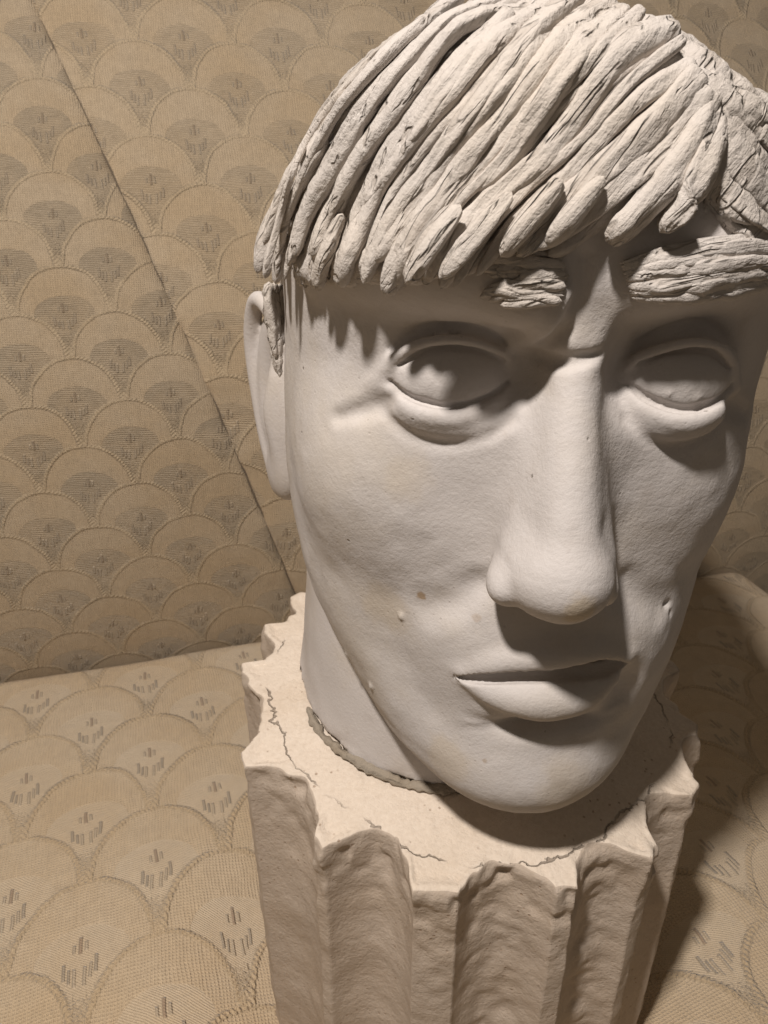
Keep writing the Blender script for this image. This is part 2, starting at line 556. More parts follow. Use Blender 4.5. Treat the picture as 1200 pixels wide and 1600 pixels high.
def clay_material(name, base, warm, dark, rough=0.8, stroke=0.17, grain=0.35, stain=0.35, pits=1.0, midh=0.3, grainway=None, spots=()):
    g = NT(name)
    c = g.coord()
    big = g.noise(c, 22, 4, 0.6)
    mid = g.noise(c, 95, 4, 0.6)
    fine = g.noise(c, 900, 3, 0.6)
    grit = g.noise(c, 2600, 2, 0.6)
    strokes = g.noise(g.mapping(c, (260, 1500, 700), (0.2, 0.55, 0.3)), 1.0, 3, 0.6)
    col = g.mixc(g.smooth(big, 0.42, 0.72, 0, stain), base, warm)
    col = g.mixc(g.smooth(mid, 0.52, 0.78, 0, stain * 0.55), col, dark)
    col = g.mixc(g.lin(fine, 0.3, 0.7, 0.0, 0.10), col, dark)
    # small pits and specks
    v = g.voronoi(c, 150)
    gate = g.smooth(g.noise(c, 60, 2), 0.53, 0.62)
    pit = g.mul(g.smooth(g.add(v, g.mul(g.sub(fine, .5), .12)), 0.03, 0.08, 1, 0), gate, pits)
    v2 = g.voronoi(c, 420)
    speck = g.mul(g.smooth(v2, 0.09, 0.16, 1, 0), g.smooth(g.noise(c, 45, 2), 0.5, 0.66), 0.5 * pits)
    col = g.mixc(g.mul(pit, 0.62), col, (0.16, 0.13, 0.10))
    col = g.mixc(g.mul(speck, 0.5), col, dark)
    for (sx, sy, sz), rad, tint, amt in spots:
        dn = g.n('ShaderNodeVectorMath', operation='DISTANCE'); g.t.links.new(c, dn.inputs[0]); dn.inputs[1].default_value = (sx, sy, sz)
        dd = g.add(dn.outputs['Value'], g.mul(g.sub(g.noise(c, 0.9 / rad, 3), .5), rad * 1.4))
        col = g.mixc(g.smooth(dd, rad * .5, rad * 1.1, amt, 0), col, tint)
    g.set(g.b.inputs['Base Color'], col)
    g.b.inputs['Roughness'].default_value = rough
    g.b.inputs['Specular IOR Level'].default_value = 0.28
    h = g.add(g.mul(fine, grain), g.mul(grit, grain * 0.35), g.mul(strokes, stroke), g.mul(mid, midh), g.mul(pit, -0.7), g.mul(speck, -0.25))
    if grainway is not None:                              # tool drag along the locks
        eul = Vector(grainway).rotation_difference(Vector((1, 0, 0))).to_euler()
        al = g.mapping(g.mapping(c, (1, 1, 1), tuple(eul)), (45, 620, 620))
        drag = g.noise(al, 1.0, 4, .62, .4)
        cut = g.smooth(g.noise(g.mapping(g.mapping(c, (1, 1, 1), tuple(eul)), (38, 330, 330)), 1.0, 2, .5, .6), .57, .66)
        h = g.add(h, g.mul(drag, 1.3), g.mul(cut, -1.6))
        col = g.mixc(g.mul(cut, .3), col, dark)
        g.set(g.b.inputs['Base Color'], col)
    n = g.bump(h, 0.85, 0.00055)
    g.set(g.b.inputs['Normal'], n)
    return g.mat

M_PLASTER = clay_material('grey_white_plaster', (0.555, 0.515, 0.49), (0.525, 0.46, 0.38), (0.36, 0.31, 0.265), grain=.3, stain=.6)
M_HAIR = clay_material('rough_plaster_hair', (0.52, 0.48, 0.445), (0.53, 0.46, 0.375), (0.33, 0.28, 0.23), stroke=0.3, grain=0.7, stain=0.45, pits=0.7, midh=1.0, grainway=(-.62, -.12, -.75))
M_BROW = clay_material('rough_plaster_brow', (0.52, 0.48, 0.445), (0.53, 0.46, 0.375), (0.33, 0.28, 0.23), stroke=0.3, grain=0.7, stain=0.45, pits=0.7, midh=1.0, grainway=(.93, .3, .12))
# ------------------------------------------------------------------ hair
RNG = np.random.default_rng(7)

def build_cap(head, base_fn=None):
    h = 1.1
    xs = axis((-96, 96, h)); ys = axis((128, 250, h), (250, 364, h * 3)); zs = axis((-112, 46, h))
    C = Clay(xs, ys, zs)
    X, Y, Z = np.meshgrid(*C.ax, indexing='ij')
    P = np.stack([X, Y, Z], -1)
    d = head.sample(P)
    # beyond the head's own grid the field is extended by plain distance to the grid box
    ex = np.zeros_like(X)
    for i, A in enumerate((X, Y, Z)):
        a = head.ax[i]
        ex = ex + np.maximum(0, np.maximum(a[0] - A, A - a[-1])) ** 2
    d = d + np.sqrt(ex)
    front = cubic(X, [-90, -76, -50, -30, -10, 2, 12, 22, 32, 50, 70, 90], [-39, -37, -30, -25.5, -19, -11.5, -5, -11, -23, -27, -30, -31])
    w = np.clip((Y - 222) / 38, 0, 1); w = w * w * (3 - 2 * w)
    zh = front * (1 - w) + w * (-46 - np.clip((Y - 270) / 60, 0, 1) * 55)
    thick = 1.9 + 1.2 * np.clip((10 - X) / 30, 0, 1) - 1.3 * np.clip((-35 - X) / 20, 0, 1) - 0.5 * np.clip((X - 26) / 10, 0, 1) + 1.2 * np.clip((Y - 240) / 20, 0, 1)
    thick = thick - 1.6 * np.clip(1 - (Z - zh) / 22, 0, 1) * (X < 20)
    d = d - thick - 0.8 * fbm(P, 9, 2, 5)
    d = smax(d, (zh - Z), 3.0)
    C.F = d.astype(np.float32)
    return C

def sweep(P, R, N, seg=18, flat=0.72, seed=0, rough=0.28, lines=0.0, split=0.0, lean=0.0):
    """tube along points P (n,3), half widths R, up directions N; uneven clay skin, optional split along the back"""
    n = len(P)
    T = np.gradient(P, axis=0); T /= np.linalg.norm(T, axis=1, keepdims=True) + 1e-9
    B = np.cross(T, N); B /= np.linalg.norm(B, axis=1, keepdims=True) + 1e-9
    U = np.cross(B, T)
    a = np.arange(seg) / seg * 2 * np.pi
    ca, sa = np.cos(a), np.sin(a)
    R = R.copy(); R[0] = R[-1] = 0.02
    sg = lambda v, e: np.sign(v) * np.abs(v) ** e
    wide = sg(ca, .78) + lean * np.maximum(sa, 0); sa = sg(sa, .68)
    ring = (B[:, None] * (wide * R[:, None])[..., None] + U[:, None] * (sa * R[:, None] * flat)[..., None])
    V = P[:, None] + ring
    d = ring / (np.linalg.norm(ring, axis=2, keepdims=True) + 1e-9)
    amp = np.minimum(1, R / 1.8)[:, None]
    off = rough * (0.6 * fbm(V, 7.0, 2, seed, 0.5) + 0.45 * vnoise(V, 1.7, seed + 40)) * amp
    along = np.arange(n)[:, None] * 1.0
    if lines:                                             # drag marks of the tool
        ph = 2.0 * vnoise(P, 20, seed + 3)[:, None]
        off = off + lines * (np.sin(a[None] * 5 + ph * 2) + .7 * np.sin(a[None] * 8 - ph * 3)) * amp
    if split:
        gate = np.clip(vnoise(P, 11, seed + 5) * 2 + .5, 0, 1)[:, None]
        c0 = np.pi / 2 + .5 * vnoise(P, 16, seed + 6)[:, None]
        off = off - split * gate * np.exp(-((a[None] - c0) / .28) ** 2) * amp
    V = V + d * off[..., None]
    return V.reshape(-1, 3), grid_faces(n, seg, True)

def settle(C, p, lift=0.0, it=6):
    for _ in range(it):
        n = C.normal(p[None])[0]
        p = p - n * (float(C.sample(p[None])[0]) - lift)
    return p


def strand_path(C, pix, lift, extend=0.0, end_lift=0.0):
    """photo pixels -> points lying on clay C"""
    pts = []
    for q in pix:
        x, y = q[0], q[1]
        if len(q) > 2:
            pts.append(at_y(x, y, q[2])); continue
        p, d = C.hit(x, y)
        if len(pts) > 1 and (d > 0.3 or p[1] - pts[-1][1] > 14):
            p = at_y(x, y, pts[-1][1] + float(np.clip(0.4 * (pts[-1][1] - pts[-2][1]), -3, 3)))
            pts.append(p)
        else:
            q = settle(C, p, lift)
            if q[1] > 143 and abs(q[0]) < 84 and np.linalg.norm(q - p) < 12:
                pts.append(q)
    if extend:
        d = pts[0] - pts[1]; d = d / np.linalg.norm(d)
        p = pts[0]
        for _ in range(int(extend / 8)):
            p = settle(C, p + d * 8 + np.array([0, 2.0, 0]), lift)
            d2 = p - pts[0]
            if p[1] < pts[0][1] - 1 or np.linalg.norm(d2) > 13 or abs(float(C.sample(p[None])[0]) - lift) > 1.0 or p @ p > 330 ** 2 or abs(p[0]) > 80: break
            d = d2 / np.linalg.norm(d2)
            pts.insert(0, p)
    pts = np.array(pts)
    P = spline(pts, 0.95)
    P = np.clip(P, pts.min(0) - 3, pts.max(0) + 3)
    if P[:, 1].min() < 143 or np.abs(P[:, 0]).max() > 84: print('STRAY', P.min(0).round(0), P.max(0).round(0), [tuple(np.round(np.asarray(v, float))) for v in pix][:2])
    for _ in range(6):
        P[1:-1] = 0.25 * P[:-2] + 0.5 * P[1:-1] + 0.25 * P[2:]
    if end_lift:
        s = np.linspace(0, 1, len(P)) ** 2.2
        P = P + C.normal(P) * (s * end_lift)[:, None]
    return P

def strand(name, C, pix, r, parent, lift=0.6, extend=0.0, end_lift=0.0, seed=0, taper0=0.5, taper1=0.75, flat=0.9, rough=0.3, mat=None, wig=0.0, tipk=2.2, lines=0.14, split=0.0):
    P = strand_path(C, pix, lift, extend, end_lift)
    n = len(P)
    s = np.linspace(0, 1, n)
    L = np.linalg.norm(np.diff(P, axis=0), axis=1).sum()
    e0 = np.clip(s * L / (5.5 * r), 0, 1); e1 = np.clip((1 - s) * L / (tipk * r), 0, 1)
    R = r * (taper0 + (1 - taper0) * np.sqrt(np.maximum(0, 1 - (1 - e0) ** 2))) * np.sqrt(np.maximum(0.02, 1 - (1 - e1) ** 2))
    R = R * (1 + 0.22 * vnoise(P, 24, seed + 1)) * (1 - (1 - taper1) * s ** 2)
    N = C.normal(P)
    if wig:
        B = np.cross(np.gradient(P, axis=0), N); B /= np.linalg.norm(B, axis=1, keepdims=True) + 1e-9
        P = P + B * (wig * vnoise(P, 18, seed + 9))[:, None]
    V, Q = sweep(P, R, N, 18, flat, seed, rough, lines=lines, split=split, lean=RNG.uniform(-.45, .45))
    return mesh_obj(name, V, Q, mat or M_HAIR, parent)
# ------------------------------------------------------------------ sculpted head
CX, CY = -10.0, 241.0                          # column axis (local mm)
def col_top(Y, X=None):
    z = -201.0 + (np.asarray(Y, float) - 153.0) * 0.13
    return z if X is None else z - 0.11 * np.maximum(0, np.asarray(X, float) - 14)

def lookup(pts, t):
    """point at parameter t (0..1) along a traced pixel polyline"""
    P = spline(np.array([(x, y, 0) for x, y in pts], float), 6)[:, :2]
    L = np.r_[0, np.cumsum(np.linalg.norm(np.diff(P, axis=0), axis=1))]
    return np.stack([np.interp(t * L[-1], L, P[:, i]) for i in (0, 1)], -1)

def build_head():
    head = build_head_clay(0.68)
    root = thing('sculpted_head', 'grey white plaster head with side swept hair and long nose on a fluted column', 'sculpture', tuple(to_world(np.array([0, 258, col_top(258)]))))
    V, Q = head.mesh()
    V = relax(V, Q, 1, 0.4)
    N = vert_normals(V, Q)
    amp = 0.30 * fbm(V, 13, 2, 3) + 0.07 * vnoise(V, 3.5, 8)
    V = V + N * amp[:, None]
    base = np.array(root.location)
    def spot(px, py, mm, tint, amt):
        w = to_world(head.hit(px, py)[0]) - base
        return (tuple(w), mm / 1000, tint, amt)
    brown = (0.30, 0.19, 0.09); tan = (0.50, 0.40, 0.26)
    m_face = clay_material('stained_plaster_face', (0.55, 0.515, 0.495), (0.525, 0.465, 0.39), (0.36, 0.31, 0.265), grain=.3, stain=.6,
                           spots=[spot(658, 930, 1.6, brown, .75), spot(600, 945, 9, tan, .3), spot(700, 1190, 10, tan, .35), spot(890, 1225, 12, tan, .25),
                                  spot(640, 745, 7, tan, .18), spot(905, 955, 5, tan, .55), spot(745, 965, 1.4, brown, .3), spot(758, 1188, .9, brown, .5)])
    face = mesh_obj('face', V, Q, m_face, root)
    # ---- hair
    cap = build_cap(head)
    V, Q = cap.mesh()
    N = vert_normals(V, Q)
    V = V + N * (0.7 * fbm(V, 4.5, 3, 21, 0.6))[:, None]
    hair = mesh_obj('hair', V, Q, M_HAIR, root)
    guides = [
        [(655, 42), (540, 130), (470, 230), (428, 330), (403, 426)],
        [(720, 18), (600, 112), (520, 220), (462, 330), (427, 444)],
        [(800, 8), (690, 82), (590, 200), (522, 330), (478, 450)],
        [(870, 6), (760, 90), (650, 220), (580, 340), (533, 460)],
        [(940, 22), (850, 90), (740, 220), (650, 340), (586, 461)],
        [(1000, 42), (930, 90), (820, 210), (720, 330), (635, 458)],
        [(1040, 72), (980, 104), (880, 212), (780, 330), (684, 448)],
        [(1076, 110), (1020, 142), (920, 240), (830, 330), (735, 424)],
        [(1100, 142), (1050, 182), (960, 270), (870, 350), (790, 410)]]
    k = 0
    tt = np.linspace(0, 1, 6)
    rows = np.array([[lookup(g, t) for t in tt] for g in guides])            # (9,6,2)
    fam = []
    lanes = np.linspace(0, 8, 25)
    for q, lane in enumerate(lanes):
        lane = lane + RNG.uniform(-.08, .08) if 0 < lane < 8 else lane
        i = min(int(lane), 7); f = lane - i
        path = rows[i] * (1 - f) + rows[i + 1] * f
        fam.append(path)
    def cut(path, a, b):
        L = np.linspace(0, 1, len(path))
        t = np.linspace(a, b, 6)
        return np.stack([np.interp(t, L, path[:, j]) for j in (0, 1)], -1)
    for q, path in enumerate(fam):
        split = RNG.random()
        small = 0.75 if q < 5 else 1.0
        r = RNG.choice([1.3, 1.7, 2.1]) * RNG.uniform(.9, 1.1) * small
        lift = [0.5, 1.9, 1.0, 2.4][q % 4] + RNG.uniform(-.3, .3)
        ext = 24 if q < 12 else 0
        if split < 0.2:
            m = RNG.uniform(0.42, 0.62)
            strand('hair_strand', cap, cut(path, 0, m + .08), r, hair, lift, ext, seed=q * 7, taper1=.55, wig=.8)
            strand('hair_strand', cap, cut(path + RNG.uniform(-5, 5, 2), m - .06, RNG.uniform(.88, 1.0)), r * 1.05, hair, lift + .4, 0, 0.2, seed=q * 7 + 3, taper0=.25, wig=.8, tipk=RNG.uniform(2.5, 6), split=.5 * (RNG.random() < .5))
        else:
            strand('hair_strand', cap, cut(path, 0, RNG.uniform(.86, 1.0)), r, hair, lift, ext, 0.0, seed=q * 7, wig=1.0, tipk=RNG.uniform(2.5, 6), split=.5 * (RNG.random() < .4))
        # thin ridges in the grooves
        if q < 24 and RNG.random() < 0.9:
            mid = (fam[q] + fam[min(q + 1, 24)]) / 2
            a = RNG.uniform(0, .5); b = a + RNG.uniform(.3, .5)
            strand('hair_strand', cap, cut(mid, a, min(b, 1)), RNG.uniform(.6, 1.0), hair, 0.6, seed=q * 7 + 5, taper0=.2, taper1=.4, wig=1.0)
    # short rounded tips along the fringe
    for q in range(7):
        lane = RNG.uniform(1.2, 7.9); i = min(int(lane), 7); f = lane - i
        path = rows[i] * (1 - f) + rows[i + 1] * f
        b = RNG.uniform(.9, 1.02)
        strand('hair_strand', cap, cut(path, b - RNG.uniform(.16, .3), min(b, 1)), RNG.uniform(1.4, 2.3), hair, 1.5, 0, 0.3, seed=300 + q, taper0=.3, taper1=.9, split=.5)
    # bold ridges that overlap the rest
    for q, (pix, r) in enumerate([
            ([(880, 30), (800, 130), (700, 260), (640, 350), (590, 410)], 2.6),
            ([(1045, 62), (960, 110), (850, 240), (760, 330), (690, 432)], 2.8),
            ([(1085, 122), (1000, 200), (900, 300), (820, 360), (778, 400)], 3.0),
            ([(970, 40), (880, 130), (790, 250), (745, 300)], 2.4),
            ([(800, 40), (700, 150), (620, 260), (575, 330)], 2.2),
            ([(1095, 140), (1040, 210), (960, 290), (880, 350), (800, 385)], 2.8),
            ([(1105, 150), (1060, 220), (980, 300), (900, 365), (842, 384)], 3.0)]):
        strand('hair_strand', cap, pix, r, hair, 1.8, 0, 0.0, seed=500 + q, wig=.7, split=.6)
    # blunt tips hanging in front of the near brow
    for q, (pix, r) in enumerate([
            ([(800, 300, 151), (752, 355, 149.5), (712, 405, 149.5), (686, 436, 150)], 2.4),
            ([(880, 280, 151.5), (838, 330, 150.5), (800, 378, 150), (782, 402, 150)], 2.3),
            ([(945, 275, 152), (905, 322, 151.5), (868, 365, 151.5), (852, 386, 152)], 2.2),
            ([(720, 320, 152), (680, 375, 151), (650, 420, 151), (634, 444, 152)], 2.1),
            ([(432, 315, 221), (414, 375, 219), (402, 428, 218)], 2.3),
            ([(446, 320, 216), (426, 380, 213), (414, 436, 212)], 2.2),
            ([(462, 330, 208), (442, 390, 205), (430, 444, 204)], 2.0)]):
        strand('hair_lock', cap, pix, r, hair, 1.5, 0, 0, seed=560 + q, taper0=.2, taper1=.9, tipk=3.0, split=.6)
    # free locks over the brow
    for q, (pix, r, el) in enumerate([
            ([(1108, 148, 162), (1092, 200, 157.5), (1045, 275, 154.5), (992, 338, 153), (946, 377, 152.5)], 3.0, 0),
            ([(1119, 160, 163), (1114, 218, 158.5), (1088, 285, 155), (1054, 338, 153.5), (1031, 364, 153.5)], 2.9, 0),
            ([(1122, 185, 173), (1120, 245, 167), (1106, 305, 163), (1085, 352, 161)], 2.4, 0)]):
        strand('hair_lock', cap, pix, r, hair, 1.9, 0, el, seed=700 + q, taper1=.95, flat=.85, tipk=1.8, split=.9, rough=.4)
    # hair on the far side of the parting
    for q, pix in enumerate([
            [(1125, 160), (1160, 190), (1198, 240)], [(1128, 190), (1150, 225), (1190, 280)], [(1130, 225), (1150, 260), (1180, 310)],
            [(1145, 160), (1175, 180), (1215, 215)], [(1128, 262), (1142, 285), (1160, 312)], [(1165, 165), (1195, 185), (1230, 220)],
            [(1155, 210), (1178, 240), (1205, 290)], [(1130, 300), (1150, 330), (1180, 350)], [(1160, 270), (1180, 300), (1210, 330)], [(1140, 240), (1165, 275), (1195, 315)], [(1175, 200), (1195, 220), (1230, 260)], [(1122, 210), (1132, 250), (1140, 290)], [(1118, 280), (1130, 320), (1150, 355)], [(1150, 310), (1175, 340), (1210, 362)], [(1185, 300), (1200, 330), (1225, 355)], [(1120, 320), (1140, 352), (1170, 372)]]):
        strand('hair_strand', cap, pix, RNG.uniform(2.2, 3.2), hair, 0.4, 10, seed=850 + q, taper1=.6, flat=.55, rough=.55)
    # sideburn
    for q, (pix, r) in enumerate([([(420, 440), (424, 500), (431, 560)], 1.7), ([(429, 440), (433, 510), (437, 590)], 1.6), ([(438, 442), (440, 490), (443, 540)], 1.4), ([(424, 470), (429, 520), (434, 585)], 1.5), ([(433, 450), (436, 480), (439, 520)], 1.5)]):
        pts = np.array([at_y(x, y, 229 + 1.0 * q) for x, y in pix])
        P = spline(pts, 1.0); R = r * np.sqrt(np.clip(1.05 - np.linspace(-.6, 1, len(P)) ** 2, .05, 1))
        Vv, Qq = sweep(P, R, np.tile([-0.6, -0.8, 0], (len(P), 1)), 16, .8, 900 + q, 1.0, .2)
        mesh_obj('hair_strand', Vv, Qq, M_HAIR, hair)
    # ---- eyebrows
    def brow(lines, seed, lift=1.1):
        b = None
        Vs, Qs, off = [], [], 0
        for q, (pix, r) in enumerate(lines):
            P = strand_path(head, pix, lift)
            s = np.linspace(0, 1, len(P))
            R = r * np.sqrt(np.clip(1 - np.abs(2 * s - 1) ** 2.4, .02, 1)) * (1 + .25 * vnoise(P, 7, seed + q))
            Vv, Qq = sweep(P, R, head.normal(P), 14, .95, seed + q, .5, .12, .3, lean=RNG.uniform(-.4, .4))
            Vs.append(Vv); Qs.append(Qq + off); off += len(Vv)
        return mesh_obj('eyebrow', np.vstack(Vs), np.vstack(Qs), M_BROW, face_parent)
    face_parent = root
    right = []
    for q in range(17):
        f = q / 16 + RNG.uniform(-.03, .03)
        right.append(([(966 + 22 * f, 412 + 52 * f), (1030 + 8 * f, 398 + 64 * f), (1105, 386 + 68 * f), (1175, 382 + 60 * f), (1215, 384 + 54 * f)], 1.25 + .35 * math.sin(q * 2.1)))
    for q in range(18):
        x = RNG.uniform(975, 1130); y = RNG.uniform(402, 446); w = RNG.uniform(50, 80)
        right.append(([(x, y + 8), (x + w / 2, y), (x + w, y - 12 + RNG.uniform(0, 14))], RNG.uniform(.7, 1.3)))
    brow(right, 40, 0.9)
    left = []
    for q in range(33):
        y = 400 + 68 * (q % 11) / 10 + RNG.uniform(-3, 3)
        x1 = 886 - 18 * abs((q % 11) / 10 - .45) - (RNG.uniform(8, 50) if q >= 11 else 0)
        left.append(([(x1, y + 3), (x1 - 26, y - 2 + RNG.uniform(-3, 3)), (x1 - 54, y - 4 + RNG.uniform(-7, 7)), (x1 - 84, y + 1)], RNG.uniform(.6, 1.15)))
    brow(left, 60, 0.8)
    # ---- ears
    for sx in (-1, 1):
        E = Clay(axis((-100, -60, .8)), axis((238, 300, .8)), axis((-130, -40, .8)))
        R = rotmat(0, 0, 30) @ rotmat(8, 0, 0)
        E.ellipsoid((-80, 266, -84), (4.6, 16, 34), k=1, rot=R)
        E.ellipsoid((-78, 261, -111), (6, 9, 11), k=5, rot=R)
        E.ellipsoid((-74, 258, -88), (9, 8, 24), k=6)
        E.ellipsoid((-86.5, 263, -76), (5.0, 7.5, 20), 'cut', k=2.5, rot=R)
        rim = [(-76, 254, -62, 2.4), (-80, 260, -52, 2.8), (-86, 270, -51, 3.0), (-89.5, 277, -66, 3.2), (-88.5, 277, -88, 3.0), (-85, 272, -106, 3.2), (-80, 264, -117, 3.6)]
        E.tube(rim, k=2.5)
        E.tube([(-78, 255, -74, 2.0), (-81, 256, -86, 2.6), (-79, 256, -98, 2.4), (-77, 257, -108, 2.2)], k=3)
        V, Q = E.mesh()
        V = relax(V, Q, 2, .5)
        if sx > 0:
            V = V * np.array([-1, 1, 1]) - np.array([8, 0, 0]); Q = Q[:, ::-1]
        mesh_obj('ear', V, Q, M_PLASTER, root)
    # ---- neck
    h = 1.4
    K = Clay(axis((-96, 96, h)), axis((168, 345, h)), axis((-206, -104, h)))
    X, Y, Z = np.meshgrid(*K.ax, indexing='ij')
    P = np.stack([X, Y, Z], -1)
    f = np.clip((Z + 200) / 80, 0, 1)
    a = 62 - 7 * f + 1.2 * np.exp(-((Z - col_top(Y)) / 4) ** 2); b = 71 - 4 * f
    g = ((np.abs(X + 14) / a) ** 2.3 + (np.abs(Y - 260 - 4 * f) / b) ** 2.3) ** (1 / 2.3)
    d = (g - 1) * 70 + 0.5 * fbm(P, 16, 2, 31)
    d = smax(d, col_top(Y) + 1.5 + 1.1 * fbm(P, 8, 3, 33) - Z, 0.8)
    d = smax(d, Z + 108, 4)
    K.F = d.astype(np.float32)
    # broken edge where the neck was pressed onto the column
    pts = []
    for q, th in enumerate(np.radians(np.arange(-172, -20, 7))):
        c, s_ = math.cos(th), math.sin(th)
        rr = 1 / ((abs(c) / 62.6) ** 2.3 + (abs(s_) / 71) ** 2.3) ** (1 / 2.3)
        y = 260 + rr * s_
        up = 4.6 + 2.2 * math.sin(q * 1.3) + 1.5 * math.sin(q * 2.9)
        pts.append((-14 + rr * c, y, col_top(y) + up, 0.9 + .7 * abs(math.sin(q * 1.9))))
    K.tube(pts, 'cut', k=.9)
    for q in range(2, 20, 3):
        a_, b_ = np.array(pts[q]), np.array(pts[q + 1])
        K.tube([tuple(a_ + [0, 0, -2.0, .1]), tuple((a_ + b_) / 2 + [0, 0, -3.0, .2]), tuple(b_ + [0, 0, -1.2, 0])], 'cut', k=.9)
    V, Q = K.mesh()
    V = relax(V, Q, 1, .4)
    neck = mesh_obj('neck', V, Q, M_PLASTER, root)
    # crumbled lip of clay squeezed out under the neck
    m_lip = clay_material('crumbled_clay_lip', (0.31, 0.265, 0.21), (0.28, 0.22, 0.15), (0.17, 0.135, 0.10), grain=.8, stain=.8, midh=1.6)
    for a0, a1, r, sd in ((-148, -121, 1.2, 1), (-126, -104, 1.6, 2), (-108, -86, 1.8, 3), (-92, -70, 1.4, 4)):
        pts = []
        for th in np.radians(np.linspace(a0, a1, 14)):
            c, s_ = math.cos(th), math.sin(th)
            rr = 1 / ((abs(c) / 62.2) ** 2.3 + (abs(s_) / 70.6) ** 2.3) ** (1 / 2.3)
            y = 260 + rr * s_
            pts.append((-14 + rr * c, y, col_top(y) + 1.6 + .8 * math.sin(th * 9 + sd)))
        P = spline(np.array(pts), .8)
        s_ = np.linspace(-1, 1, len(P))
        R = r * np.sqrt(np.clip(1 - np.abs(s_) ** 3, .02, 1)) * (1 + .4 * vnoise(P, 6, sd))
        Vv, Qq = sweep(P, R, np.tile([0.0, -.4, .9], (len(P), 1)), 16, .8, 950 + sd, 1.7, .3, .6)
        mesh_obj('crumbled_edge', Vv, Qq, m_lip, neck)
    return root, head, cap
# ------------------------------------------------------------------ fluted column
def column_material(name, base, warm, light, cracked):
    g = NT(name)
    c = g.coord()
    big = g.noise(c, 30, 4, 0.6); mid = g.noise(c, 120, 4, 0.6); fine = g.noise(c, 700, 3, 0.6); grit = g.noise(c, 2200, 2)
    col = g.mixc(g.smooth(big, 0.4, 0.7, 0, 0.6), base, warm)
    col = g.mixc(g.smooth(mid, 0.5, 0.75, 0, 0.4), col, light)
    col = g.mixc(g.lin(fine, 0.35, 0.7, 0, 0.2), col, (0.38, 0.28, 0.19))
    # hairline ring cracks on the top and short ones down the flutes
    xyz = g.n('ShaderNodeSeparateXYZ'); g.t.links.new(c, xyz.inputs[0])
    x, y, z = xyz.outputs
    r = g.sqrt(g.add(g.mul(x, x), g.mul(y, y)))
    wob = g.mul(g.sub(g.noise(c, 34, 5, .62), 0.5), 0.024)
    ring = g.abs(g.sub(g.add(r, wob), 0.0745))
    crackle = g.smooth(g.noise(c, 40, 2), 0.42, 0.52)
    ring = g.mul(g.smooth(ring, 0.0001, 0.0005, 1, 0), crackle)
    vor = g.n('ShaderNodeTexVoronoi', feature='DISTANCE_TO_EDGE')
    nd = g.n('ShaderNodeTexNoise'); g.t.links.new(c, nd.inputs['Vector']); nd.inputs['Scale'].default_value = 50
    va = g.n('ShaderNodeVectorMath', operation='MULTIPLY_ADD'); g.t.links.new(nd.outputs['Color'], va.inputs[0]); va.inputs[1].default_value = (.010,) * 3; g.t.links.new(c, va.inputs[2])
    g.t.links.new(va.outputs[0], vor.inputs['Vector']); vor.inputs['Scale'].default_value = 26
    web = g.mul(g.smooth(vor.outputs['Distance'], 0.002, 0.008, 1, 0), g.smooth(g.noise(c, 24, 2), 0.63, 0.70))
    crack = g.mul(ring, cracked)
    col = g.mixc(g.mul(crack, 0.6), col, (0.10, 0.065, 0.04))
    v2 = g.voronoi(c, 330)
    speck = g.mul(g.smooth(v2, 0.1, 0.18, 1, 0), g.smooth(g.noise(c, 50, 2), 0.48, 0.62))
    col = g.mixc(g.mul(speck, .55), col, (0.27, 0.16, 0.09))
    g.set(g.b.inputs['Base Color'], col)
    g.b.inputs['Roughness'].default_value = 0.85
    g.b.inputs['Specular IOR Level'].default_value = 0.2
    h = g.add(g.mul(mid, 1.1), g.mul(fine, 0.6), g.mul(grit, 0.25), g.mul(crack, -1.2), g.mul(speck, -.3))
    g.set(g.b.inputs['Normal'], g.bump(h, 0.9, 0.0007))
    return g.mat

